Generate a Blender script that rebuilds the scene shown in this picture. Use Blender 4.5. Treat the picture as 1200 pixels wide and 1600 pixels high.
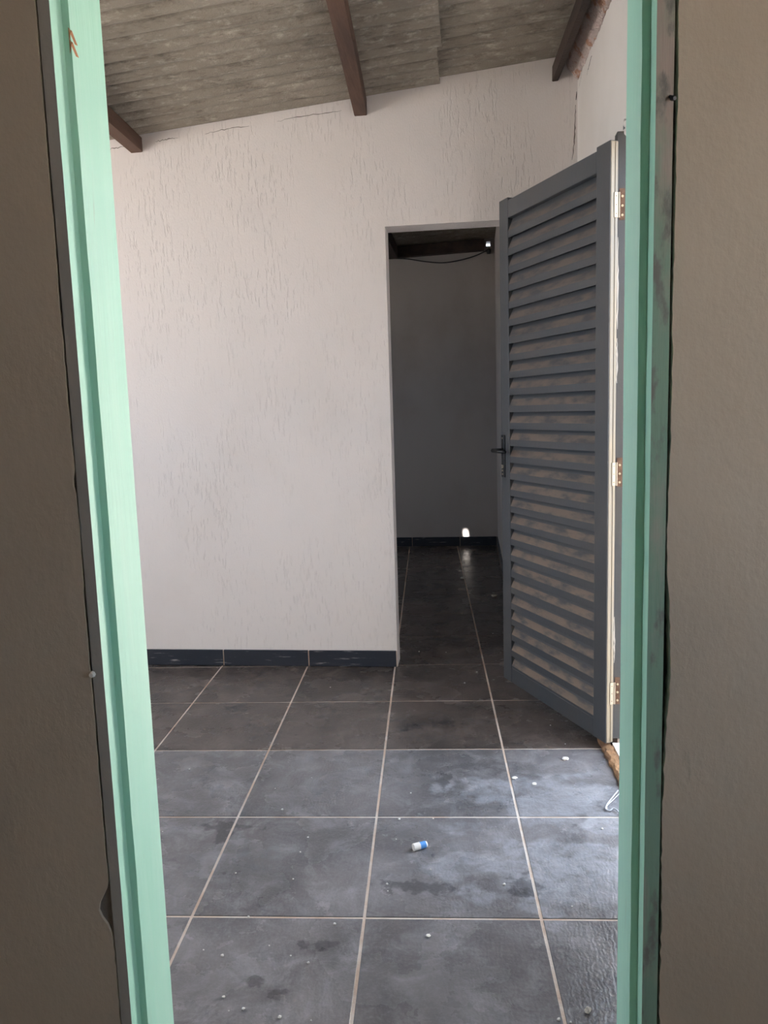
import bpy, bmesh, math, random
from mathutils import Vector, Matrix
random.seed(7)
for o in list(bpy.data.objects): bpy.data.objects.remove(o)
C = bpy.context.scene.collection
S = bpy.context.scene

# ------------------------------------------------------------------ camera
cam_d = bpy.data.cameras.new('camera'); cam = bpy.data.objects.new('camera', cam_d); C.objects.link(cam)
cam_d.sensor_fit = 'VERTICAL'; cam_d.sensor_height = 36.0; cam_d.lens = 1196.3 / 1600 * 36.0
cam_d.clip_start = 0.02
F = Vector((-0.11563, 0.98464, -0.13082)); R = Vector((0.99318, 0.11263, -0.03013)); U = Vector((0.01494, 0.13342, 0.99095))
cam.matrix_world = Matrix(((R.x, U.x, -F.x, 0), (R.y, U.y, -F.y, 0), (R.z, U.z, -F.z, 1.25), (0, 0, 0, 1)))
S.camera = cam
# ------------------------------------------------------------------ world, sun, exposure
W = bpy.data.worlds.new('sky'); S.world = W; W.use_nodes = True
bg = W.node_tree.nodes['Background']; bg.inputs[0].default_value = (0.70, 0.84, 1.0, 1); bg.inputs[1].default_value = 8.0
sun_d = bpy.data.lights.new('sun', 'SUN'); sun = bpy.data.objects.new('sun', sun_d); C.objects.link(sun)
sun_d.energy = 70.0; sun_d.angle = math.radians(0.6); sun_d.color = (1.0, 0.95, 0.88)
SUN_DIR = Vector((0.10, 0.45, -0.887)).normalized()
sun.rotation_euler = SUN_DIR.to_track_quat('-Z', 'Y').to_euler(); sun.location = (0, -2, 6)
vs = S.view_settings
vs.view_transform = 'Standard'; vs.look = 'None'; vs.gamma = 1.0; vs.use_curve_mapping = False; vs.exposure = 0.13

def portal(name, loc, rot, sx, sy):     # daylight enters here: guides the sky light through the opening
    d = bpy.data.lights.new(name, 'AREA'); d.shape = 'RECTANGLE'; d.size = sx; d.size_y = sy; d.cycles.is_portal = True
    o = bpy.data.objects.new(name, d); C.objects.link(o); o.location = loc; o.rotation_euler = rot
portal('doorway_daylight', (0.60, 2.33, 1.09), (0, math.pi / 2, 0), 2.1, 0.8)
portal('added_window_portal', (1.10, 0.225, 1.30), (0, math.pi / 2, 0), 0.8, 0.45)  # unseen window of the near room, added to light the front wall
portal('added_small_window_portal', (-3.46, 5.15, 1.45), (0, -math.pi / 2, 0), 0.7, 0.9)  # unseen window, put in to brighten the dark room
portal('side_window_daylight', (-3.46, 1.95, 1.6), (0, -math.pi / 2, 0), 1.3, 1.6)

# ------------------------------------------------------------------ material helpers
def mat(name, col, rough=0.7, col2=None, scale=(4, 4, 4), lo=0.35, hi=0.65, detail=6, bump=0.0, bscale=(60, 60, 60), bdist=0.002, metallic=0.0, spec=0.5):
    m = bpy.data.materials.new(name); m.use_nodes = True; nt = m.node_tree; b = nt.nodes['Principled BSDF']
    b.inputs['Base Color'].default_value = (*col, 1); b.inputs['Roughness'].default_value = rough
    b.inputs['Metallic'].default_value = metallic; b.inputs['Specular IOR Level'].default_value = spec
    m['g'] = 1
    if col2:
        f = noise(m, scale, lo, hi, detail); x = mix(m, f, (*col, 1), (*col2, 1)); nt.links.new(x, b.inputs['Base Color'])
    if bump:
        f = noise(m, bscale, 0.3, 0.7, 4); add_bump(m, f, bump, bdist)
    return m
def N(m, t): return m.node_tree.nodes.new(t)
def lk(m, a, b): m.node_tree.links.new(a, b)
def pos(m, scale=(1, 1, 1), off=(0, 0, 0)):
    g = N(m, 'ShaderNodeNewGeometry'); mp = N(m, 'ShaderNodeMapping'); lk(m, g.outputs['Position'], mp.inputs[0])
    mp.inputs['Scale'].default_value = scale; mp.inputs['Location'].default_value = off
    return mp.outputs[0]
def ramp(m, v, lo, hi):
    r = N(m, 'ShaderNodeMapRange'); r.interpolation_type = 'SMOOTHSTEP'; lk(m, v, r.inputs[0])
    r.inputs[1].default_value = lo; r.inputs[2].default_value = hi
    return r.outputs[0]
def noise(m, scale, lo, hi, detail=6, off=(0, 0, 0), dist=0.0, rough=0.6):
    n = N(m, 'ShaderNodeTexNoise'); lk(m, pos(m, scale, off), n.inputs['Vector']); n.inputs['Scale'].default_value = 1
    n.inputs['Detail'].default_value = detail; n.inputs['Roughness'].default_value = rough; n.inputs['Distortion'].default_value = dist
    return ramp(m, n.outputs['Fac'], lo, hi)
def mix(m, f, a, b, mode='MIX'):
    x = N(m, 'ShaderNodeMix'); x.data_type = 'RGBA'; x.blend_type = mode
    for s, v in ((x.inputs[0], f), (x.inputs[6], a), (x.inputs[7], b)):
        if hasattr(v, 'is_linked'): lk(m, v, s)
        else: s.default_value = v
    return x.outputs[2]
def mth(m, op, a, b=0.0, c=None):
    x = N(m, 'ShaderNodeMath'); x.operation = op
    for s, v in zip(x.inputs, (a, b, c)):
        if v is None: continue
        if hasattr(v, 'is_linked'): lk(m, v, s)
        else: s.default_value = v
    return x.outputs[0]
def add_bump(m, h, strength, dist):
    b = N(m, 'ShaderNodeBump'); b.inputs['Strength'].default_value = strength; b.inputs['Distance'].default_value = dist
    lk(m, h, b.inputs['Height']); lk(m, b.outputs[0], m.node_tree.nodes['Principled BSDF'].inputs['Normal'])
def base(m): return m.node_tree.nodes['Principled BSDF'].inputs['Base Color']
def spots(m, pts, wob=0.05, nscale=32):
    """mask of stains lying at fixed places on the floor: (x, y, rx, ry)"""
    n = N(m, 'ShaderNodeTexNoise'); lk(m, pos(m), n.inputs['Vector']); n.inputs['Scale'].default_value = nscale; n.inputs['Detail'].default_value = 5
    nf = mth(m, 'SUBTRACT', n.outputs['Fac'], 0.5)
    out = None
    for x, y, rx, ry in pts:
        v = N(m, 'ShaderNodeVectorMath'); v.operation = 'LENGTH'
        lk(m, pos(m, (1 / rx, 1 / ry, 0), (-x / rx, -y / ry, 0)), v.inputs[0])
        d = mth(m, 'ADD', v.outputs['Value'], mth(m, 'MULTIPLY', nf, 3.2))
        k = mth(m, 'SUBTRACT', 1.0, ramp(m, d, 0.55, 1.0))
        out = k if out is None else mth(m, 'MAXIMUM', out, k)
    return out

# ------------------------------------------------------------------ materials
def textured_wall(name, col, dirt, smooth=False):
    m = mat(name, col, 0.75)
    f = noise(m, (1.3, 1.3, 0.9), 0.42, 0.75, 7)
    c = mix(m, f, (*col, 1), (*dirt, 1))
    if not smooth:
        s1 = noise(m, (120, 120, 17), 0.55, 0.68, 3, dist=0.3)          # combed plaster: short vertical scores
        s2 = noise(m, (3.6, 3.6, 1.8), 0.36, 0.60, 3, off=(4, 1, 2)) # only in places
        sc = mth(m, 'MULTIPLY', s1, s2)
        c = mix(m, mth(m, 'MULTIPLY', sc, 0.11), c, (0.40, 0.36, 0.34, 1))
        fine = noise(m, (220, 220, 90), 0.3, 0.7, 3)
        h = mth(m, 'ADD', mth(m, 'MULTIPLY', sc, -1.0), mth(m, 'MULTIPLY', fine, 0.25))
        add_bump(m, h, 0.7, 0.002)
    else:
        add_bump(m, noise(m, (90, 90, 60), 0.3, 0.7, 5), 0.35, 0.001)
    lk(m, c, base(m))
    return m
M = {}
M['white'] = textured_wall('combed_white_plaster', (0.84, 0.775, 0.75), (0.78, 0.71, 0.675))
M['white_smooth'] = textured_wall('smooth_white_plaster', (0.83, 0.78, 0.74), (0.75, 0.69, 0.64), True)
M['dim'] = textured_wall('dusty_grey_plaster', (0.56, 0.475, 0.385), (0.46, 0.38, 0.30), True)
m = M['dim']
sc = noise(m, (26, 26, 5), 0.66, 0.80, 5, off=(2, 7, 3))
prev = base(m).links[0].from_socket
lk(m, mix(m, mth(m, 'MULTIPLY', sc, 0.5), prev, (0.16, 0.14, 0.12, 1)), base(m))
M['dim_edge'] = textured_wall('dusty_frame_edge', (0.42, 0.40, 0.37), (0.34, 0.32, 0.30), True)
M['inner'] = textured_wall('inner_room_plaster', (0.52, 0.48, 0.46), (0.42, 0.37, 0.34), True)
M['concrete'] = mat('concrete', (0.60, 0.56, 0.50), 0.9, (0.48, 0.44, 0.39), (5, 5, 5), bump=0.4)
M['dirt'] = mat('yard_ground', (0.39, 0.36, 0.33), 0.95, (0.48, 0.45, 0.41), (2, 2, 2), bump=0.5)
M['crack'] = mat('crack_shadow', (0.035, 0.028, 0.024), 1.0, spec=0.1)
M['crack_soft'] = mat('shallow_crack', (0.16, 0.13, 0.115), 1.0, spec=0.1)
M['chip_white'] = mat('bare_white', (0.85, 0.80, 0.76), 0.8)
M['mortar'] = mat('pink_mortar', (0.62, 0.50, 0.46), 0.95, (0.50, 0.28, 0.19), (16, 16, 16), 0.52, 0.62, bump=1.0, bscale=(70, 70, 70), bdist=0.006)
# grout and tiles
M['grout'] = mat('tan_grout', (0.62, 0.46, 0.36), 0.9, (0.72, 0.62, 0.55), (7, 7, 7), 0.4, 0.6, bump=0.4)
def tile_material():
    m = mat('slate_floor_tile', (0.1, 0.1, 0.1), 0.4, spec=0.38)
    oi = N(m, 'ShaderNodeObjectInfo')
    c = mix(m, noise(m, (2.2, 2.2, 2), 0.35, 0.70, 8, dist=0.6), (0.112, 0.106, 0.108, 1), (0.20, 0.188, 0.192, 1))
    c = mix(m, mth(m, 'MULTIPLY', noise(m, (8, 8, 2), 0.42, 0.80, 10, off=(3, 1, 0), dist=.7, rough=.72), 0.7), c, (0.36, 0.35, 0.365, 1))     # dust
    c = mix(m, mth(m, 'MULTIPLY', noise(m, (17, 22, 2), 0.58, 0.78, 9, off=(9, 4, 0), dist=.8, rough=.7), 0.7), c, (0.045, 0.05, 0.065, 1))  # scuffs
    c = mix(m, mth(m, 'MULTIPLY', noise(m, (90, 110, 4), 0.45, 0.80, 6, off=(7, 3, 0), rough=.7), 0.35), c, (0.33, 0.32, 0.33, 1))   # fine grit
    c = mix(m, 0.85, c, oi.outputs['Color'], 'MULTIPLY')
    pale_patch = spots(m, [(0.33, 2.32, .30, .22), (0.26, 1.95, .34, .20), (0.05, 2.40, .22, .10), (0.02, 1.98, .20, .07)], nscale=9)    # pale bluish scuffed patches by the threshold
    pale_patch = mth(m, 'MULTIPLY', pale_patch, noise(m, (14, 19, 2), 0.20, 0.70, 10, off=(2, 6, 0), dist=1.0, rough=.7))
    c = mix(m, mth(m, 'MULTIPLY', pale_patch, 0.42), c, (0.44, 0.45, 0.50, 1))
    st = spots(m, [(-1.022, 3.058, .07, .05), (-0.764, 2.13, .10, .028), (-0.758, 2.09, .03, .05), (-0.156, 1.868, .13, .03), (-0.264, 2.895, .06, .05),
                   (-0.375, 1.631, .05, .018), (-0.11, 2.475, .03, .07), (-0.50, 1.50, .03, .02), (-0.44, 1.47, .025, .02), (0.119, 1.89, .05, .05),
                   (-0.12, 2.93, .06, .03), (-0.35, 2.95, .03, .02)])
    c = mix(m, mth(m, 'MULTIPLY', st, 0.5), c, (0.022, 0.022, 0.026, 1))
    lk(m, c, base(m))
    r = mth(m, 'ADD', 0.17, mth(m, 'MULTIPLY', noise(m, (5, 5, 2), 0.3, 0.7, 6, off=(1, 8, 0)), 0.17))
    lk(m, r, m.node_tree.nodes['Principled BSDF'].inputs['Roughness'])
    rip = N(m, 'ShaderNodeTexWave'); lk(m, pos(m, (1, 1, 1)), rip.inputs['Vector']); rip.inputs['Scale'].default_value = 28
    rip.inputs['Distortion'].default_value = 9; rip.inputs['Detail'].default_value = 2; rip.inputs['Detail Scale'].default_value = 1.2
    h = mth(m, 'ADD', mth(m, 'MULTIPLY', rip.outputs['Fac'], 0.35), noise(m, (55, 55, 20), 0.3, 0.7, 6))
    add_bump(m, h, 0.35, 0.0015)
    return m
M['tile'] = tile_material()
m = mat('dark_baseboard_tile', (0.035, 0.04, 0.055), 0.35)
k = noise(m, (7, 7, 70), 0.60, 0.70, 6, off=(0, 0, 1)); lk(m, mix(m, mth(m, 'MULTIPLY', k, 0.6), (0.030, 0.036, 0.050, 1), (0.55, 0.52, 0.5, 1)), base(m)); M['base'] = m
# green frame
def green(name, stained=False):
    m = mat(name, (0.33, 0.66, 0.50), 0.45)
    c = mix(m, noise(m, (18, 18, 1.6), 0.35, 0.7, 6), (0.45, 0.79, 0.63, 1), (0.52, 0.82, 0.67, 1))
    c = mix(m, mth(m, 'MULTIPLY', noise(m, (60, 60, 7), 0.66, 0.78, 5, off=(1, 2, 3)), 0.35), c, (0.33, 0.36, 0.25, 1))
    if stained:
        c = mix(m, noise(m, (9, 9, 2.4), 0.44, 0.60, 7, off=(6, 1, 1.4)), (0.24, 0.38, 0.29, 1), (0.46, 0.38, 0.34, 1))
        c = mix(m, noise(m, (40, 40, 16), 0.52, 0.68, 6), c, (0.20, 0.20, 0.185, 1))
    lk(m, c, base(m)); add_bump(m, noise(m, (120, 120, 8), 0.3, 0.7, 4), 0.3, 0.001)
    return m
M['green'] = green('mint_green_paint'); M['stained'] = green('stained_frame_edge', True)
M['bare_wood'] = mat('bare_orange_wood', (0.62, 0.30, 0.15), 0.8, (0.45, 0.2, 0.1), (60, 60, 20))
# wood, roof
M['wood_dark'] = mat('blackened_wood', (0.055, 0.034, 0.026), 0.8, (0.03, 0.02, 0.016), (14, 2.2, 14), bump=0.4)
M['wood'] = mat('dark_red_brown_wood', (0.125, 0.066, 0.043), 0.75, (0.068, 0.036, 0.025), (14, 2.2, 14), 0.35, 0.65, bump=0.4, bscale=(80, 8, 80))
m = mat('fibre_cement_sheet', (0.20, 0.175, 0.145), 0.95)
c = mix(m, noise(m, (1.6, 3, 2), 0.35, 0.65, 6), (0.25, 0.215, 0.175, 1), (0.33, 0.29, 0.24, 1))
c = mix(m, mth(m, 'MULTIPLY', noise(m, (15, 34, 20), 0.50, 0.72, 9, rough=.72), 0.8), c, (0.55, 0.50, 0.42, 1))
c = mix(m, mth(m, 'MULTIPLY', noise(m, (9, 30, 14), 0.50, 0.70, 9, off=(5, 2, 1), rough=.72), 0.7), c, (0.12, 0.10, 0.08, 1))
lk(m, c, base(m)); add_bump(m, noise(m, (90, 90, 90), 0.3, 0.7, 6), 0.7, 0.003); M['sheet'] = m
# louvred door
M['slate'] = mat('slate_grey_paint', (0.075, 0.082, 0.092), 0.42, (0.085, 0.085, 0.088), (4, 4, 1), bump=0.1)
m = mat('dusty_slate_paint', (0.085, 0.09, 0.1), 0.6)
k = noise(m, (10, 10, 30), 0.30, 0.62, 7, off=(2, 2, 2)); sx_ = N(m, 'ShaderNodeSeparateXYZ'); lk(m, pos(m), sx_.inputs[0]); low = mth(m, 'SUBTRACT', 1.0, mth(m, 'MULTIPLY', ramp(m, sx_.outputs[2], .2, 1.9), .5)); k = mth(m, 'MULTIPLY', k, low)   # more dust low down
lk(m, mix(m, mth(m, 'MULTIPLY', k, 0.95), (0.085, 0.085, 0.09, 1), (0.25, 0.185, 0.14, 1)), base(m)); M['slat_dust'] = m
M['crumb_paint'] = mat('bared_paint', (.5, .46, .42), .8)
M['edge'] = mat('pale_door_edge', (0.225, 0.185, 0.13), 0.5, (0.18, 0.16, 0.135), (20, 20, 3))
M['steel'] = mat('worn_steel', (0.36, 0.31, 0.24), 0.5, metallic=0.2)
M['screw'] = mat('screw_head', (0.5, 0.42, 0.28), 0.45, metallic=0.3)
M['rust'] = mat('rusty_plate', (0.09, 0.045, 0.026), 0.85, (0.16, 0.09, 0.055), (60, 60, 60))
M['slate_dark'] = mat('dark_slate_paint', (0.042, 0.045, 0.05), 0.5, (0.055, 0.052, 0.05), (8, 8, 3), bump=.1)
M['black'] = mat('black_metal', (0.02, 0.02, 0.022), 0.4, metallic=0.4)
M['threshold'] = mat('brown_threshold', (0.36, 0.20, 0.10), 0.9, (0.22, 0.12, 0.07), (25, 12, 25), bump=0.8, bscale=(50, 30, 50), bdist=0.004)
M['cable'] = mat('dark_cable', (0.03, 0.03, 0.032), 0.6)
M['plastic_white'] = mat('white_plastic', (0.85, 0.80, 0.77), 0.45)
M['plastic_blue'] = mat('blue_plastic', (0.10, 0.32, 0.75), 0.35)
M['clear'] = mat('pale_plastic_film', (0.42, 0.43, 0.47), 0.25)
M['crumb'] = mat('crumb_plaster', (0.78, 0.74, 0.70), 0.9)

# ------------------------------------------------------------------ mesh helpers
def link(name, me, material, parent=None):
    o = bpy.data.objects.new(name, me); C.objects.link(o)
    for mm in (material if isinstance(material, (list, tuple)) else [material]): me.materials.append(mm)
    if parent: o.parent = parent
    return o
def obj(name, bm, material, parent=None, smooth=False):
    bmesh.ops.recalc_face_normals(bm, faces=bm.faces)
    me = bpy.data.meshes.new(name); bm.to_mesh(me); bm.free()
    if smooth:
        for p in me.polygons: p.use_smooth = True
    return link(name, me, material, parent)
def box(bm, x0, x1, y0, y1, z0, z1, mi=0):
    v = [bm.verts.new(p) for p in ((x0, y0, z0), (x1, y0, z0), (x1, y1, z0), (x0, y1, z0), (x0, y0, z1), (x1, y0, z1), (x1, y1, z1), (x0, y1, z1))]
    for q in ((0, 3, 2, 1), (4, 5, 6, 7), (0, 1, 5, 4), (1, 2, 6, 5), (2, 3, 7, 6), (3, 0, 4, 7)):
        bm.faces.new([v[i] for i in q]).material_index = mi
    return v
def prism(bm, plan, z0, z1):
    """plan polygon extruded upward; z0 / z1 numbers or functions of (x, y)"""
    f0 = z0 if callable(z0) else (lambda x, y: z0); f1 = z1 if callable(z1) else (lambda x, y: z1)
    a = [bm.verts.new((x, y, f0(x, y))) for x, y in plan]; b = [bm.verts.new((x, y, f1(x, y))) for x, y in plan]
    bm.faces.new(a[::-1]); bm.faces.new(b); n = len(plan); sides = []
    for i in range(n): sides.append(bm.faces.new((a[i], a[(i + 1) % n], b[(i + 1) % n], b[i])))
    return sides
def extrude_x(bm, prof, x0, x1):
    a = [bm.verts.new((x0, y, z)) for y, z in prof]; b = [bm.verts.new((x1, y, z)) for y, z in prof]
    n = len(prof); bm.faces.new(a); bm.faces.new(b[::-1]); fs = []
    for i in range(n): fs.append(bm.faces.new((a[i], b[i], b[(i + 1) % n], a[(i + 1) % n])))
    return fs
def cyl(bm, p, q, r0, r1=None, n=14):
    r1 = r0 if r1 is None else r1; p = Vector(p); q = Vector(q); d = (q - p).normalized()
    s = d.cross(Vector((0, 0, 1)) if abs(d.z) < .9 else Vector((1, 0, 0))).normalized(); t = d.cross(s)
    A = []; B = []
    for i in range(n):
        a = 2 * math.pi * i / n; w = s * math.cos(a) + t * math.sin(a)
        A.append(bm.verts.new(p + w * r0)); B.append(bm.verts.new(q + w * r1))
    bm.faces.new(A[::-1]); bm.faces.new(B)
    for i in range(n): bm.faces.new((A[i], A[(i + 1) % n], B[(i + 1) % n], B[i]))
def tube(bm, pts, r, n=8):
    pts = [Vector(p) for p in pts]; rings = []
    for i, p in enumerate(pts):
        d = (pts[min(i + 1, len(pts) - 1)] - pts[max(i - 1, 0)]).normalized()
        s = d.cross(Vector((0, 0, 1)) if abs(d.z) < .9 else Vector((1, 0, 0))).normalized(); t = d.cross(s)
        rings.append([bm.verts.new(p + (s * math.cos(2 * math.pi * k / n) + t * math.sin(2 * math.pi * k / n)) * r) for k in range(n)])
    for a, b in zip(rings, rings[1:]):
        for k in range(n): bm.faces.new((a[k], a[(k + 1) % n], b[(k + 1) % n], b[k]))
    bm.faces.new(rings[0][::-1]); bm.faces.new(rings[-1])
def smooth_path(pts, n=6):
    out = []; P = [Vector(p) for p in pts]; P = [P[0]] + P + [P[-1]]
    for i in range(1, len(P) - 2):
        for k in range(n):
            t = k / n; a, b, c, d = P[i - 1], P[i], P[i + 1], P[i + 2]
            out.append(0.5 * ((2 * b) + (c - a) * t + (2 * a - 5 * b + 4 * c - d) * t * t + (3 * b - a - 3 * c + d) * t ** 3))
    return out + [P[-1]]
def bevel(bm, w, seg=1):
    bmesh.ops.bevel(bm, geom=list(bm.edges), offset=w, segments=seg, profile=0.5, affect='EDGES')
def empty(name, loc=(0, 0, 0), rz=0):
    o = bpy.data.objects.new(name, None); C.objects.link(o); o.location = loc; o.rotation_euler = (0, 0, rz); o.empty_display_size = 0.05
    return o
def struct(o): o['kind'] = 'structure'; return o
def tag(o, label, cat, group=None):
    o['label'] = label; o['category'] = cat
    if group: o['group'] = group
    return o
def new(): return bmesh.new()

# ------------------------------------------------------------------ plan of the place
YB = 3.613; YB2 = 3.74            # wall with the doorway to the dark room
YF0 = 0.917; YF1 = 1.03           # wall with the green frame
YE = 6.95                         # far wall of the dark room
XL = -3.4                         # left walls
def xr(y): return 0.478 + (YB - y) * 0.045    # right wall runs a little askew
DX0, DX1, DZ = -0.380, 0.22, 2.083            # doorway in the back wall
HY0, HY1, HZ = 1.93, 2.735, 2.135             # doorway in the right wall
def roof_z(x): return 2.674 + 0.0857 * x

# floor slab with grout, then tiles proud of it
bm = new(); box(bm, XL - .12, xr(1.0) + 0.0, YF0 - 0.0, YE + .12, -0.12, 0.0); floor = struct(obj('floor', bm, M['grout']))
bm = new(); box(bm, -1.7, 1.14, -2.1, YF0, -0.12, 0.0); struct(obj('floor_entry', bm, M['concrete']))
TW, TL, TR = 0.4366, 0.4764, 0.0581; TO = (-0.284, 1.7357)
c, s = math.cos(TR), math.sin(TR)
def clip(poly, ax, sgn, lim):
    out = []
    fn = lambda p: sgn * (p[0] * ax[0] + p[1] * ax[1] - lim)
    for i in range(len(poly)):
        p, q = poly[i], poly[(i + 1) % len(poly)]; a, b = fn(p), fn(q)
        if a <= 0: out.append(p)
        if (a < 0 < b) or (b < 0 < a):
            t = a / (a - b); out.append((p[0] + (q[0] - p[0]) * t, p[1] + (q[1] - p[1]) * t))
    return out
rnd = random.Random(3)
for j in range(-2, 12):
    for i in range(-8, 4):
        g = 0.0038
        loc = [(i * TW + g, j * TL + g), ((i + 1) * TW - g, j * TL + g), ((i + 1) * TW - g, (j + 1) * TL - g), (i * TW + g, (j + 1) * TL - g)]
        pw = [(TO[0] + c * a - s * b, TO[1] + s * a + c * b) for a, b in loc]
        for zone in (0, 1, 2):
            if zone == 0:    # main room
                pl = clip(pw, (0, 1), 1, YB - .001); pl = clip(pl, (0, 1), -1, YF1) if pl else pl
                pl = clip(pl, (1, 0.045), 1, xr(0) - .012) if pl else pl; pl = clip(pl, (1, 0), -1, XL) if pl else pl
            elif zone == 1:  # in the doorway
                pl = clip(pw, (0, 1), -1, YB + .001); pl = clip(pl, (0, 1), 1, YB2) if pl else pl
                pl = clip(pl, (1, 0), -1, DX0) if pl else pl; pl = clip(pl, (1, 0), 1, DX1) if pl else pl
            else:            # dark room
                pl = clip(pw, (0, 1), -1, YB2 + .001); pl = clip(pl, (0, 1), 1, YE - .012) if pl else pl
                pl = clip(pl, (1, 0), 1, DX1 - .012) if pl else pl; pl = clip(pl, (1, 0), -1, XL) if pl else pl
            if len(pl) < 3: continue
            ar = abs(sum(pl[k][0] * pl[(k + 1) % len(pl)][1] - pl[(k + 1) % len(pl)][0] * pl[k][1] for k in range(len(pl)))) / 2
            if ar < 0.0015: continue
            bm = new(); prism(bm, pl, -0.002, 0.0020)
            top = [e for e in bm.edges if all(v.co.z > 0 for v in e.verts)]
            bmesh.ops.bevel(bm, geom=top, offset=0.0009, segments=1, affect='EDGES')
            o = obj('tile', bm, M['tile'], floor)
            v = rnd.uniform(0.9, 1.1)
            o.color = (v, v * 0.985, v * 1.0, 1) if j < 2 else (v * .42, v * 0.325, v * 0.26, 1)   # browner, darker tint on the rows by the wall

# back wall with its doorway
wb = struct(empty('wall_back', (0, YB, 0)))
def wpart(name, bm, material, parent):
    o = obj(name, bm, material); o.parent = parent; o.matrix_parent_inverse = Matrix.Translation(parent.location).inverted(); return o
bm = new(); box(bm, XL, DX0, YB, YB2, 0, 3.1); box(bm, DX0, DX1, YB, YB2, DZ, 3.1); box(bm, DX1, 0.64, YB, YB2, 0, 3.1)
bmesh.ops.remove_doubles(bm, verts=bm.verts, dist=1e-5)
wpart('plaster', bm, M['white'], wb)
def ribbon(pts, w, normal, ax):
    """crack: a thin ragged strip lying on a wall; pts in world, ax = direction of its width"""
    bm = new(); n = len(pts); L = []; Rr = []
    for i, p in enumerate(pts):
        k = w * (0.25 + 0.75 * math.sin(math.pi * (i + 0.5) / n)) * random.uniform(0.6, 1.3)
        q = Vector(p) + Vector(normal) * 0.0008
        L.append(bm.verts.new(q - Vector(ax) * k)); Rr.append(bm.verts.new(q + Vector(ax) * k))
    for i in range(n - 1): bm.faces.new((L[i], Rr[i], Rr[i + 1], L[i + 1]))
    return bm
def jag(pts, n, amp, ax):
    out = []
    for a, b in zip(pts, pts[1:]):
        for k in range(n): out.append(Vector(a).lerp(Vector(b), k / n) + Vector(ax) * random.uniform(-amp, amp))
    return out + [Vector(pts[-1])]
NB = (0, -1, 0); AX = (1, 0, 0)
wpart('crack', ribbon(jag([(.470, YB, 2.545), (.468, YB, 2.476), (.466, YB, 2.41), (.461, YB, 2.365), (.455, YB, 2.318)], 5, .0016, AX), .0024, NB, AX), M['crack_soft'], wb)
wpart('crack', ribbon(jag([(.474, YB, 2.60), (.471, YB, 2.565)], 3, .001, AX), .0018, NB, AX), M['crack'], wb)
for x0, x1 in ((-1.44, -1.33), (-1.20, -0.99), (-0.86, -0.56), (-1.70, -1.58)):
    zz = lambda x: roof_z(x) - 0.030
    wpart('crack', ribbon(jag([(x0, YB, zz(x0)), ((x0 + x1) / 2, YB, zz((x0 + x1) / 2) + .004), (x1, YB, zz(x1))], 8, .003, (0, 0, 1)), .0014, NB, (0, 0, 1)), M['crack_soft'], wb)
# baseboard tiles
bb = struct(empty('baseboard_back', (0, YB, 0)))
xs = [DX0 - .005 - TW * k for k in range(8)]
for k in range(7):
    bm = new(); box(bm, max(xs[k + 1] + .003, XL), xs[k] - (.003 if k else 0), YB - .010, YB - .0005, 0.004, 0.085 + random.uniform(-.001, .001)); bevel(bm, .0012)
    wpart('baseboard_tile', bm, M['base'], bb)
bm = new(); box(bm, XL, DX0, YB - .006, YB - .0004, 0.004, 0.082); wpart('joint', bm, M['grout'], bb)

# right wall with its doorway
def rwall(bm, y0, y1, z0, z1):
    prism(bm, [(xr(y0), y0), (xr(y0) + .13, y0), (xr(y1) + .13, y1), (xr(y1), y1)], z0, z1)
wr = struct(empty('wall_right', (0.5, 2.5, 0)))
bm = new(); rwall(bm, YF1, HY0, 0, 3.1); rwall(bm, HY1 + .03, YB, 0, 3.1); rwall(bm, HY0, HY1 + .03, HZ + .03, 3.1)
wpart('plaster', bm, M['white_smooth'], wr)
def onr(y, z): return Vector((xr(y), y, z))
AY = (0, 1, 0); NR = (-1, 0, 0)
wpart('crack', ribbon(jag([onr(3.47, 2.690), onr(3.50, 2.655), onr(3.535, 2.622), onr(3.58, 2.60)], 4, .003, AY), .005, NR, AY), M['crack_soft'], wr)
wpart('crack', ribbon(jag([onr(3.30, 2.612), onr(3.36, 2.60), onr(3.40, 2.58)], 4, .004, (0, 0, 1)), .003, NR, (0, 0, 1)), M['crack'], wr)
# rough mortar between beam and right wall, under the roof edge
bm = new(); rows = []; rm = random.Random(21); a = b = 0.0; NM = 150
for k in range(NM):
    y = 2.3 + (YB - .002 - 2.3) * k / (NM - 1); x = xr(y); a = .85 * a + rm.uniform(-.003, .003); b = .85 * b + rm.uniform(-.005, .005)
    g = lambda q: rm.uniform(-q, q)
    rows.append([bm.verts.new(p) for p in ((x + .02, y, 2.648 + b + g(.003)), (x - .004 + a + g(.002), y, 2.640 + b + g(.003)), (x - .016 + a + g(.004), y, 2.652 + b + g(.004)), (x - .030 + a + g(.004), y, 2.672 + b * .6 + g(.004)), (x - .046 + b * .4 + g(.003), y, 2.692 + a + g(.004)), (x - .056, y, 2.735), (x + .02, y, 2.735))])
for a, b in zip(rows, rows[1:]):
    for k in range(7): bm.faces.new((a[k], a[(k + 1) % 7], b[(k + 1) % 7], b[k]))
bm.faces.new(rows[0]); bm.faces.new(rows[-1][::-1])
wpart('mortar', bm, M['mortar'], wr)
# ragged plaster lumps at the top corner of the doorway
bm = new()
for k in range(16):
    y = HY1 + .03 - random.uniform(-0.02, 0.12); z = HZ + .02 + random.uniform(-.03, .025); r = random.uniform(.006, .017)
    mt = Matrix.Translation((xr(y) - .002, y, z)) @ Matrix.Diagonal((.5, 1, random.uniform(.6, 1.6), 1))
    bmesh.ops.create_icosphere(bm, subdivisions=1, radius=r, matrix=mt)
wpart('plaster_lumps', bm, M['white_smooth'], wr)

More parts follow.
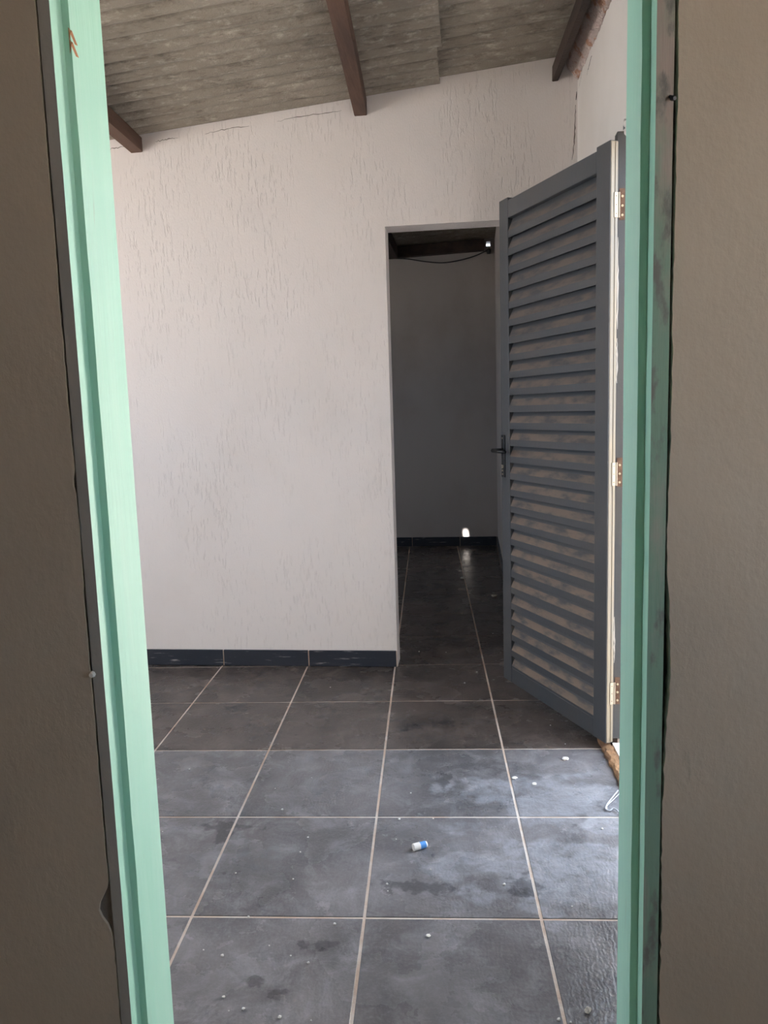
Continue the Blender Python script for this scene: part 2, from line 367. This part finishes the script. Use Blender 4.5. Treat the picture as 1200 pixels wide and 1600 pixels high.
# left wall, dark room walls
bm = new()
for y0, y1, z0, z1 in ((YF0, 1.15, 0, 3.1), (1.15, 2.75, 0, .95), (1.15, 2.75, 2.25, 3.1), (2.75, 4.7, 0, 3.1), (4.7, 5.6, 0, 1.1), (4.7, 5.6, 1.8, 3.1), (5.6, YE + .12, 0, 3.1)): box(bm, XL - .12, XL, y0, y1, z0, z1)  # the farther opening is an added window for lighting the dark room
struct(obj('wall_left', bm, M['white_smooth']))
HX, HZ0, HW = 0.165, 2.640, 0.018   # gap under the eaves, open to the sky
wf = struct(empty('wall_far', (0, YE, 0)))
bm = new(); box(bm, XL, HX - HW, YE, YE + .12, 0, 3.1); box(bm, HX + HW, 0.34, YE, YE + .12, 0, 3.1); box(bm, HX - HW, HX + HW, YE, YE + .12, 0, HZ0); box(bm, HX - HW, HX + HW, YE, YE + .12, HZ0 + .038, 3.1)
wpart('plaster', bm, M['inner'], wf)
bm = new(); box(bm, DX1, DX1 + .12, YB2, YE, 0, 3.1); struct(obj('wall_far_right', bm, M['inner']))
bf = struct(empty('baseboard_far', (0, YE, 0)))
xs = [DX1 - .010, -0.123, -0.561, -0.998, -1.434, -1.87]
for k in range(5):
    bm = new(); box(bm, xs[k + 1] + .003, xs[k] - .003, YE - .010, YE - .0005, .004, .088); bevel(bm, .0012); wpart('baseboard_tile', bm, M['base'], bf)
bm = new(); box(bm, XL, DX1 - .01, YE - .006, YE - .0004, .004, .084); wpart('joint', bm, M['grout'], bf)
for k in range(7):
    y1 = YE - .011 - k * TW; bm = new(); box(bm, DX1 - .010, DX1 - .0005, y1 - TW + .003, y1 - .003, .004, .088); bevel(bm, .0012); wpart('baseboard_tile', bm, M['base'], bf)

# front wall (plaster edges beside the frame are ragged)
FL, FR = -0.4985, 0.2236; TOPZ = 2.12
wfr = struct(empty('wall_front', (0, YF0, 0)))
def ragged_wall(side):
    """one side of the front wall; its edge beside the frame is ragged and leaves an open joint"""
    bm = new(); n = 200; ed = []; rr = random.Random(11 if side > 0 else 5); w = 0
    for k in range(n + 1):
        z = TOPZ * k / n; w = 0.8 * w + rr.uniform(-.0006, .0006)
        if side > 0:
            gap = 0.0012 + 0.0022 * math.exp(-((z - 1.28) / .12) ** 2) + 0.0050 * math.exp(-((z - .93) / .09) ** 2) + .0030 * max(0, .85 - z) + (0.0016 if z > 1.4 else 0)
            gap += rr.uniform(0, .0022) * (1 if z < 1.05 else 0.35)
            ed.append((FR + .0005 + max(.0008, gap + w), z))
        else:
            gap = 0.0018 + rr.uniform(0, .0012) + 0.018 * math.exp(-((z - .585) / .022) ** 2) + .004 * math.exp(-((z - 1.17) / .012) ** 2)
            ed.append((FL - .0005 - max(.0008, gap + w), z))
    far = 1.14 if side > 0 else XL
    a = [bm.verts.new((x, YF0, z)) for x, z in ed]; b = [bm.verts.new((x, YF1, z)) for x, z in ed]
    fa = [bm.verts.new((far, YF0, z)) for x, z in ed]; fb = [bm.verts.new((far, YF1, z)) for x, z in ed]
    for k in range(n):
        for q in ((a[k], a[k + 1], fa[k + 1], fa[k]), (b[k], fb[k], fb[k + 1], b[k + 1]), (a[k], b[k], b[k + 1], a[k + 1]), (fa[k], fa[k + 1], fb[k + 1], fb[k])): bm.faces.new(q)
    bm.faces.new((a[0], fa[0], fb[0], b[0])); bm.faces.new((a[n], b[n], fb[n], fa[n]))
    return bm
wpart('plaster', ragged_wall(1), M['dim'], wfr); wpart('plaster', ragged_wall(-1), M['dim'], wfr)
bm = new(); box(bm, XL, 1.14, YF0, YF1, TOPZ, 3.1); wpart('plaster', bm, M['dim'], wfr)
M['old_joint'] = mat('old_joint', (.26, .235, .21), .95, (.16, .14, .125), (30, 30, 20))
bm = new(); box(bm, FL - .05, FL - .0002, YF0 + .004, YF1 - .002, .001, TOPZ); wpart('joint_filling', bm, M['old_joint'], wfr)
bm = new(); box(bm, FR + .0002, FR + .05, YF0 + .02, YF1 - .002, .001, TOPZ); wpart('joint_filling', bm, M['crack'], wfr)

# room on the near side of the frame: walls, ceiling, and an added window that lights the front wall
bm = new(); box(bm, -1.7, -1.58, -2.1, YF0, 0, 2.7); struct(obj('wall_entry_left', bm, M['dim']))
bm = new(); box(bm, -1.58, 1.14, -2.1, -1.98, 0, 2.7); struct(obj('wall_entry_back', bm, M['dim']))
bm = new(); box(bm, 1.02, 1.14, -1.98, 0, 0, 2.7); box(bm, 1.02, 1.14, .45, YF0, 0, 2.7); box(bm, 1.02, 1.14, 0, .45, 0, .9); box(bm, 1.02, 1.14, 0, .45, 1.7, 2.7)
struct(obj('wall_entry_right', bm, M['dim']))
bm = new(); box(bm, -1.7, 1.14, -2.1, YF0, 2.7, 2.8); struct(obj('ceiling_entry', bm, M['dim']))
bm = new(); box(bm, 1.14, 8.0, YF0, YF1, -.1, 2.3); box(bm, 8.0, 8.12, YF0, 6.5, -.1, 2.2); box(bm, .36, 8.12, 6.5, 6.62, -.1, 2.6); struct(obj('wall_yard_added', bm, M['white_smooth']))  # unseen walls added to cut off sky and bounce sun toward the doorway
bm = new(); box(bm, -14, XL - .12, -12, 16, -.15, -.02); struct(obj('ground_side', bm, M['dirt']))

# ground outside the right doorway
bm = new(); box(bm, 1.14, 14, -12, 16, -.15, -.02); struct(obj('ground_yard', bm, M['dirt']))
bm = new(); box(bm, .50, 1.14, YF1, 9, -.15, -.02); struct(obj('ground_apron', bm, M['concrete']))

# ------------------------------------------------------------------ roof sheets
NS = 24; PITCH = 0.0835; AMP = 0.015
ceil = struct(empty('ceiling', (0, 2.3, 2.6)))
def sheet(x0, x1, ya, waves, dz, zf, hole=None):
    """corrugated sheet, ridges along x; its underside is at zf(x) + dz on average"""
    bm = new(); n = waves * NS; T = 0.006
    xs = [x0, x1] if not hole else [x0, hole[0], hole[1], x1]
    def ring(x, up):
        out = []
        for k in range(n + 1):
            y = ya + PITCH * k / NS; out.append(bm.verts.new((x, y, zf(x) + dz + AMP * (1 - abs(math.sin(math.pi * (y - YB) / PITCH))) + .018 * math.exp(-(math.sin(math.pi * (y - YB) / PITCH) / .16) ** 2) + (T if up else 0))))  # narrow extra groove in each crease, shaped to give a dark line
        return out
    lo = [ring(x, False) for x in xs]; hi = [ring(x, True) for x in xs]
    for q in range(len(xs) - 1):
        for k in range(n):
            if hole and q == 1 and hole[2] <= k < hole[3]: continue
            bm.faces.new((lo[q][k], lo[q + 1][k], lo[q + 1][k + 1], lo[q][k + 1])); bm.faces.new((hi[q][k], hi[q][k + 1], hi[q + 1][k + 1], hi[q + 1][k]))
    for k in range(n):
        bm.faces.new((lo[0][k], lo[0][k + 1], hi[0][k + 1], hi[0][k])); bm.faces.new((lo[-1][k], hi[-1][k], hi[-1][k + 1], lo[-1][k + 1]))
    for q in range(len(xs) - 1):
        bm.faces.new((lo[q][0], hi[q][0], hi[q + 1][0], lo[q + 1][0])); bm.faces.new((lo[q][n], lo[q + 1][n], hi[q + 1][n], hi[q][n]))
    return bm
ya = YB - .002; k = 0
while ya > YF1 + .01:
    wv = 4 if k == 0 else 6
    y0 = ya - wv * PITCH
    if y0 < YF1: wv = max(1, int((ya - YF1) / PITCH) + 1); y0 = ya - wv * PITCH
    jx = -0.118 + (YB - (y0 + ya) / 2) * .03 + (0.004 if k % 2 else -.004)
    dz = 0.004 * (k % 2)
    for nm, x0, x1, d in (('l', XL, jx, 0.0), ('r', jx - .12, 0.80, 0.026)):
        o = obj('roof_sheet', sheet(x0, x1, y0, wv, d + dz, roof_z), M['sheet'], None)
        o.parent = ceil; o.matrix_parent_inverse = Matrix.Translation(ceil.location).inverted()
    ya = y0; k += 1
# dark room roof, with the small hole that lets the sun spot in
inz = lambda x: 2.690 + 0.03 * x
ceil2 = struct(empty('ceiling_far', (0, 5.3, 2.6)))
spot = Vector((-0.068, YE, 0.125)); hx = spot - SUN_DIR * ((2.70 - spot.z) / -SUN_DIR.z)
ya = YE - .001; k = 0
while ya > YB2 + .01:
    wv = min(6, int((ya - YB2) / PITCH) + 1); y0 = ya - wv * PITCH; hole = None
    if y0 < hx.y < ya:
        kk = int((hx.y - y0) / PITCH * NS); hole = (hx.x - .020, hx.x + .020, kk - 3, kk + 6)
    o = obj('roof_sheet', sheet(XL, DX1 + .01, y0, wv, 0, inz, hole), M['sheet'], None, True)
    o.parent = ceil2; o.matrix_parent_inverse = Matrix.Translation(ceil2.location).inverted()
    ya = y0; k += 1

# ------------------------------------------------------------------ roof beams (they run askew to the wall, like the tiles)
def beam(x, w, zb, zt, wood):
    y0 = YF1 + .01; bm = new(); y1 = YB - .0006; n = 14; rings = []
    for i in range(n + 1):
        y = y1 + (y0 - y1) * i / n; cx = x + (y1 - y) * 0.058; j = [random.uniform(-.0012, .0012) for _ in range(4)]
        rings.append([bm.verts.new(p) for p in ((cx - w / 2 + j[0], y, zb + j[1]), (cx + w / 2 + j[2], y, zb + j[3]), (cx + w / 2 + j[0], y, zt), (cx - w / 2 + j[2], y, zt))])
    for a, b in zip(rings, rings[1:]):
        for k in range(4): bm.faces.new((a[k], a[(k + 1) % 4], b[(k + 1) % 4], b[k]))
    bm.faces.new(rings[0]); bm.faces.new(rings[-1][::-1])
    e = [ed for ed in bm.edges if abs(ed.verts[0].co.y - ed.verts[1].co.y) > .05]
    bmesh.ops.bevel(bm, geom=e, offset=.003, segments=1, affect='EDGES')
    o = obj('roof_beam', bm, M[wood]); o['group'] = 'wooden roof beams'
    return o
tag(beam(-0.475, .058, 2.568, 2.640, 'wood'), 'red-brown wooden roof beam ending above the blank white wall beside the inner doorway', 'beam', 'wooden roof beams')
tag(beam(-1.535, .058, 2.480, 2.546, 'wood'), 'wooden roof beam at the low end of the sloping corrugated roof', 'beam', 'wooden roof beams')
tag(beam(0.382, .026, 2.648, 2.712, 'wood_dark'), 'dark narrow roof beam running along the cracked right wall', 'beam', 'wooden roof beams')
# beam end in the dark room
bm = new(); box(bm, -.70, -.62, YB2 + .01, YE - .072, 2.560, 2.668); tag(obj('roof_beam', bm, M['wood_dark']), 'roof beam under the ceiling of the dark inner room', 'beam', 'wooden roof beams')
bm = new(); prism(bm, [(XL + .001, YE - .07), (.128, YE - .07), (.128, YE - .0006), (XL + .001, YE - .0006)], lambda x, y: 2.594 + .03 * x, lambda x, y: 2.686 + .03 * x)
tag(obj('wall_plate', bm, M['wood_dark']), 'dark timber plate along the top of the far wall in the dark room', 'beam')

# ------------------------------------------------------------------ green door frame
tf = struct(empty('trim_1', (-.14, .97, 0)))
def jamb(pts, name):
    bm = new(); n = 48; rr = random.Random(len(pts) + int(pts[0][0] * 100)); rings = []
    for k in range(n + 1):
        z = TOPZ * k / n
        rings.append([bm.verts.new((x + rr.uniform(-.0004, .0004) * (1 if q in (1, 2) else .4), y, z)) for q, (x, y) in enumerate(pts)])
    m_ = len(pts)
    for a, b in zip(rings, rings[1:]):
        for q in range(m_):
            f = bm.faces.new((a[q], a[(q + 1) % m_], b[(q + 1) % m_], b[q])); f.material_index = 1 if q == 3 else 0
    bm.faces.new(rings[0][::-1]); bm.faces.new(rings[-1])
    o = obj(name, bm, [M['green'], M['stained'] if pts[0][0] > 0 else M['dim_edge']]); o.parent = tf; o.matrix_parent_inverse = Matrix.Translation(tf.location).inverted(); return o
XA, XB_ = -0.4740, 0.1952
jl = jamb([(XA, YF1), (XA, .9446), (XA - .0097, .9446), (XA - .0097, YF0), (FL, YF0), (FL, YF1)], 'jamb')
jr = jamb([(XB_, YF1), (XB_, .9446), (XB_ + .0097, .9446), (XB_ + .0097, YF0), (FR, YF0), (FR, YF1)], 'jamb')
bm = new(); box(bm, XA - .0097, XB_ + .0097, YF0, .9446, TOPZ - .03, TOPZ - .0005); box(bm, XA, XB_, .9446, YF1, TOPZ - .04, TOPZ - .0005)
wpart('head', bm, M['green'], tf)
# bare-wood splinters on the left jamb's rebate corner
for z, l in ((1.712, .016), (1.699, .017)):
    bm = new(); y = .9446; x = XA + .0006
    vs_ = [bm.verts.new(p) for p in ((x - .0030, y - .0006, z + .008), (x + .0008, y + .0012, z + .004), (x + .0004, y + .026 * l / .03, z - l * .45), (x - .0030, y - .0006, z - l * .5), (x - .001, y - .001, z))]
    bm.faces.new((vs_[0], vs_[1], vs_[4])); bm.faces.new((vs_[1], vs_[2], vs_[4])); bm.faces.new((vs_[2], vs_[3], vs_[4])); bm.faces.new((vs_[3], vs_[0], vs_[4]))
    q = obj('splinter', bm, M['bare_wood']); q.parent = jl
    q['label'] = 'orange bare-wood splinter scar'

# ------------------------------------------------------------------ dark frame of the right doorway
td = struct(empty('trim_2', (xr(2.7), 2.7, 0)))
yj = HY1 - .012
bm = new(); prism(bm, [(.4875, yj), (xr(yj) + .115, yj), (xr(yj) + .115, HY1 + .03), (.4875, HY1 + .03)], .045, HZ)
bevel(bm, .002); wpart('jamb', bm, M['slate_dark'], td)
bm = new(); prism(bm, [(xr(HY0) - .004, HY0), (xr(HY0) + .115, HY0), (xr(HY0) + .115, HY0 + .035), (xr(HY0) - .004, HY0 + .035)], .045, HZ)
bevel(bm, .002); wpart('jamb', bm, M['slate_dark'], td)
bm = new(); prism(bm, [(xr(HY0) - .004, HY0), (xr(HY0) + .115, HY0), (xr(yj) + .115, HY1 + .03), (xr(yj) - .004, HY1 + .03)], HZ + .0005, HZ + .03)
wpart('head', bm, M['slate'], td)
# flaked white paint beside the hinge gap
for za, zb in ((1.50, 1.80), (1.32, 1.47), (.33, .50)):
    pts = jag([(.4935, yj - .0005, za), (.4940, yj - .0005, (za + zb) / 2), (.4930, yj - .0005, zb)], 7, .0012, AX)
    wpart('paint_flake', ribbon(pts, .0022, NB, AX), M['crumb_paint'], td)
# raised threshold
th = struct(empty('trim_3', (.5, 2.3, 0)))
bm = new(); n = 40; rows = []
for k in range(n + 1):
    y = HY0 - .02 + (HY1 + .06 - (HY0 - .02)) * k / n; x = xr(y) - .064 + random.uniform(-.004, .004); z = .026 + random.uniform(-.003, .003)
    rows.append([bm.verts.new(p) for p in ((x, y, .001), (x - .002, y, z * .55), (x + .005, y, z - .003), (x + .030 + random.uniform(-.003, .003), y, z + .003), (x + .036, y, .001))])
for a, b in zip(rows, rows[1:]):
    for q in range(5): bm.faces.new((a[q], a[(q + 1) % 5], b[(q + 1) % 5], b[q]))
bm.faces.new(rows[0]); bm.faces.new(rows[-1][::-1]); wpart('broken_edge', bm, M['threshold'], th)
bm = new(); prism(bm, [(xr(HY0) - .028, HY0), (xr(HY0) + .20, HY0), (xr(HY1) + .20, yj - .001), (xr(HY1) - .028, yj - .001)], .0005, .030); wpart('sill', bm, M['chip_white'], th)

# ------------------------------------------------------------------ louvred door leaf (local x along the leaf from the hinge, local y out of its visible face)
door = struct(empty('door_1', (0.462, 2.6977, 0), math.atan2(.6877, -.3365)))
door['label'] = 'slate-grey louvred door standing open against the right wall'
LW, LT = 0.763, 0.030; Z0, Z1 = 0.036, 2.103
def stile(x0, x1, edge_first):
    bm = new(); box(bm, x0, x1, -LT, 0, Z0, Z1)
    bm.normal_update()
    for f in bm.faces:
        if edge_first and f.calc_center_median().x < x0 + 1e-4: f.material_index = 1
    bevel(bm, .0025, 2)
    return obj('stile', bm, [M['slate'], M['edge']], door)
sh = stile(0, .077, True); stile(.691, LW, False)
bm = new(); box(bm, -.0022, .0004, -LT + .001, -.0185, Z0 + .004, Z1 - .004); bevel(bm, .0008); q = obj('edge_strip', bm, M['edge'], sh)
bm = new(); box(bm, -.0016, .0004, -.0165, -.003, Z0 + .004, Z1 - .004); bevel(bm, .0008); q = obj('edge_strip', bm, M['edge'], sh)
for z0, z1 in ((2.020, Z1 - .012), (Z0, .104)):
    bm = new(); box(bm, .0772, .6908, -LT + .001, -.001, z0, z1); bevel(bm, .002); obj('rail', bm, M['slate'], door)
bm = new(); SP = 0.0714
prof = [(-.0255, .006), (-.0138, -.021), (-.0030, -.046), (-.0022, -.0485), (-.0022, -SP - .004), (-.0050, -SP - .004), (-.0052, -.048), (-.0280, .004)]
fs = extrude_x(bm, prof, .0775, .6905)
fs[1].material_index = 1; fs[2].material_index = 1
bmesh.ops.recalc_face_normals(bm, faces=bm.faces)
me = bpy.data.meshes.new('slat'); bm.to_mesh(me); bm.free(); me.materials.append(M['slate']); me.materials.append(M['slat_dust'])
for k in range(27):
    o = bpy.data.objects.new('slat', me); C.objects.link(o); o.parent = door; o.location = (0, 0, 2.0175 - SP * k); o.rotation_euler.x = random.uniform(-.015, .015)
bm = new(); box(bm, .0775, .6905, -LT + .0004, -LT + .0016, .104, 2.02); obj('back_panel', bm, M['slate'], door)
# handle
bm = new(); box(bm, .727, .757, .0003, .006, .948, 1.132); bevel(bm, .004, 2); pl = obj('escutcheon', bm, M['black'], door)
bm = new(); cyl(bm, (.742, .004, 1.066), (.742, .052, 1.066), .0085); cyl(bm, (.750, .050, 1.066), (.640, .050, 1.064), .0085, .0075); obj('lever', bm, M['black'], door, True)
for z in (1.118, .962):
    bm = new(); cyl(bm, (.742, .005, z), (.742, .0075, z), .0035); obj('screw', bm, M['steel'], pl)
bm = new(); cyl(bm, (.742, .005, .995), (.742, .010, .995), .0085); cyl(bm, (.742, .005, .978), (.742, .009, .978), .004); obj('lock_cylinder', bm, M['steel'], pl)
# hinges
for z in (1.900, 1.010, .222):
    h = empty('hinge', (0, 0, 0)); h.parent = door; h.location = (0, 0, z)
    bm = new(); box(bm, -.0042, -.0012, -.030, -.0145, -.04, .04); bevel(bm, .0006); obj('leaf_plate', bm, M['steel'], h)
    bm = new(); cyl(bm, (-.004, -.0325, -.04), (-.004, -.0325, .04), .0030, n=10); obj('knuckle', bm, M['steel'], h)
    for zz in (-.028, 0, .028):
        bm = new(); cyl(bm, (-.0040, -.0215, zz), (-.0048, -.0215, zz), .0018, n=8); obj('screw', bm, M['rust'], h)
    hp = new(); box(hp, .4965, .5140, yj - .0022, yj + .0002, z - .045, z + .055); hpo = wpart('hinge_plate', hp, M['rust'], td)
    for q, zz in enumerate((-.03, 0, .03)):
        bm = new(); cyl(bm, (.506, yj - .002, z + zz), (.506, yj - .0045, z + zz), .0040, n=10)
        so = obj('screw', bm, M['screw']); so.parent = hpo

# ------------------------------------------------------------------ small things
# cable and holder in the dark room
pts = smooth_path([(-.70, YE - .03, 2.575), (-.55, YE - .03, 2.565), (-.40, YE - .03, 2.535), (-.242, YE - .03, 2.515), (-.10, YE - .03, 2.525), (.04, YE - .03, 2.555), (.12, YE - .03, 2.585), (.165, YE - .03, 2.60)])
bm = new(); tube(bm, pts, .005); tag(obj('hanging_cable', bm, M['cable'], None, True), 'thin dark cable sagging below the ceiling of the dark inner room', 'cable')
bm = new(); cyl(bm, (.168, YE - .0006, 2.598), (.168, YE - .045, 2.598), .020, .016); bm2 = bm; cyl(bm2, (.168, YE - .03, 2.598), (.168, YE - .03, 2.570), .014, .016)
tag(obj('cable_insulator', bm, M['cable'], None, True), 'small dark cable insulator on the far wall below the bright gap', 'insulator')
# pen cap on the floor
ZT = 0.0021
pc = tag(empty('pen_cap', (-.168, 2.043, ZT), math.radians(30)), 'small blue and white plastic cap lying on the grey floor tiles', 'cap')
bm = new(); cyl(bm, (-.018, 0, .0105), (.002, 0, .0105), .0105, .0102, 20); obj('white_end', bm, M['plastic_white'], pc)
bm = new(); cyl(bm, (.002, 0, .0100), (.020, 0, .0100), .0100, .0096, 20); obj('blue_barrel', bm, M['plastic_blue'], pc)
bm = new(); cyl(bm, (.020, 0, .0098), (.024, 0, .0098), .0094, .0080, 20); obj('rim', bm, M['plastic_white'], pc)
# twisted plastic strip near the threshold
bm = new(); tube(bm, smooth_path([(.452, 2.402, .012), (.43, 2.365, .010), (.406, 2.322, .010), (.394, 2.292, .0075), (.405, 2.283, .006), (.418, 2.290, .010), (.428, 2.275, .010), (.432, 2.255, .006)]), .0024)
tube(bm, smooth_path([(.455, 2.390, .008), (.425, 2.345, .008), (.402, 2.312, .0065), (.397, 2.290, .006)]), .0020)
tag(obj('plastic_strip', bm, M['clear'], None, True), 'thin twisted strip of pale plastic on the floor by the threshold', 'plastic strip')
# screws in the front wall
bm = new(); cyl(bm, (-.498, YF0 - .0012, .920), (-.498, YF0 - .006, .920), .0045, .003, 8); tag(obj('wall_screw', bm, M['chip_white']), 'white screw head stuck in the joint left of the green frame', 'screw')
bm = new(); cyl(bm, (.222, YF0 - .0003, 1.578), (.2235, YF0 - .006, 1.576), .0028, .002, 8); cyl(bm, (.2195, YF0 - .0003, 1.580), (.222, YF0 - .004, 1.578), .0018, .0018, 6)
tag(obj('wall_nail', bm, M['black']), 'dark bent nail in the wall beside the right jamb of the green frame', 'nail')
# chips and crumbs
def lump(name, x, y, r, flat, material, seed):
    bm = new(); bmesh.ops.create_icosphere(bm, subdivisions=2, radius=r); rr = random.Random(seed)
    for v in bm.verts:
        v.co *= rr.uniform(.75, 1.2); v.co.z *= flat
    lo = min(v.co.z for v in bm.verts)
    for v in bm.verts: v.co.z -= lo
    o = obj(name, bm, material); o.location = (x, y, ZT); o.rotation_euler.z = rr.uniform(0, 6); return o
for k, (x, y, r, l) in enumerate([(.312, 2.636, .012, 'flat pale plaster chip on the tiles beside the open louvred door'), (.189, 2.446, .008, 'small pale plaster chip beside a floor joint'),
        (.126, 2.483, .009, 'pale plaster chip close to the row joint left of the louvred door'), (-.122, 1.679, .006, 'white plaster chip slightly larger than the crumbs around it'),
        (.221, 1.471, .008, 'rounded pebble on the floor tile beside the green door frame'), (-.079, 5.575, .022, 'pale scrap of rubbish on the floor of the dark room'), (.13, 5.025, .020, 'grey scrap of rubbish on the dark room floor beside the open door')]):
    tag(lump('pebble' if k == 4 else ('rubbish_scrap' if k > 4 else 'plaster_chip'), x, y, r, .35 if k != 4 else .7, M['concrete'] if k in (4, 5, 6) else M['crumb'], k + 40), l, 'pebble' if k == 4 else ('rubbish' if k > 4 else 'chip'))
CR = [(-.617, 2.234), (-.567, 2.45), (-.507, 2.005), (-.501, 2.082), (-.498, 1.878), (-.242, 1.873), (-.237, 1.843), (-.13, 1.946), (-.436, 1.588), (-.495, 1.618), (-.353, 1.704), (-.39, 1.568), (-.416, 1.407), (-.349, 1.404), (-.661, 3.315), (-.05, 3.392), (-.217, 2.363), (-.239, 2.088), (-.136, 2.208), (-.24, 2.198), (.067, 1.891), (-.674, 2.368), (-1.019, 2.489), (-.952, 2.086), (-.663, 1.894), (-.647, 1.592), (-.596, 1.576), (-.575, 1.717), (-.552, 1.452), (-.529, 1.416), (-.499, 1.422), (.366, 2.181), (.232, 1.813), (.159, 1.446), (.182, 1.441), (.29, 2.931), (.327, 2.763), (-.29, 3.846), (.006, 3.54), (-.15, 3.838), (.099, 4.172)]
protos = [lump('plaster_crumb', *CR[k], .0032, .6, M['crumb'], k) for k in range(4)]
for k, (x, y) in enumerate(CR):
    o = protos[k] if k < 4 else protos[k % 4].copy()
    if k >= 4: C.objects.link(o)
    o.location = (x, y, ZT); q = random.uniform(.6, 1.25); o.scale = (q, q, q); o.rotation_euler.z = random.uniform(0, 6)
    tag(o, 'tiny white plaster crumb scattered on the dark floor tiles', 'crumb', 'plaster crumbs on the floor')
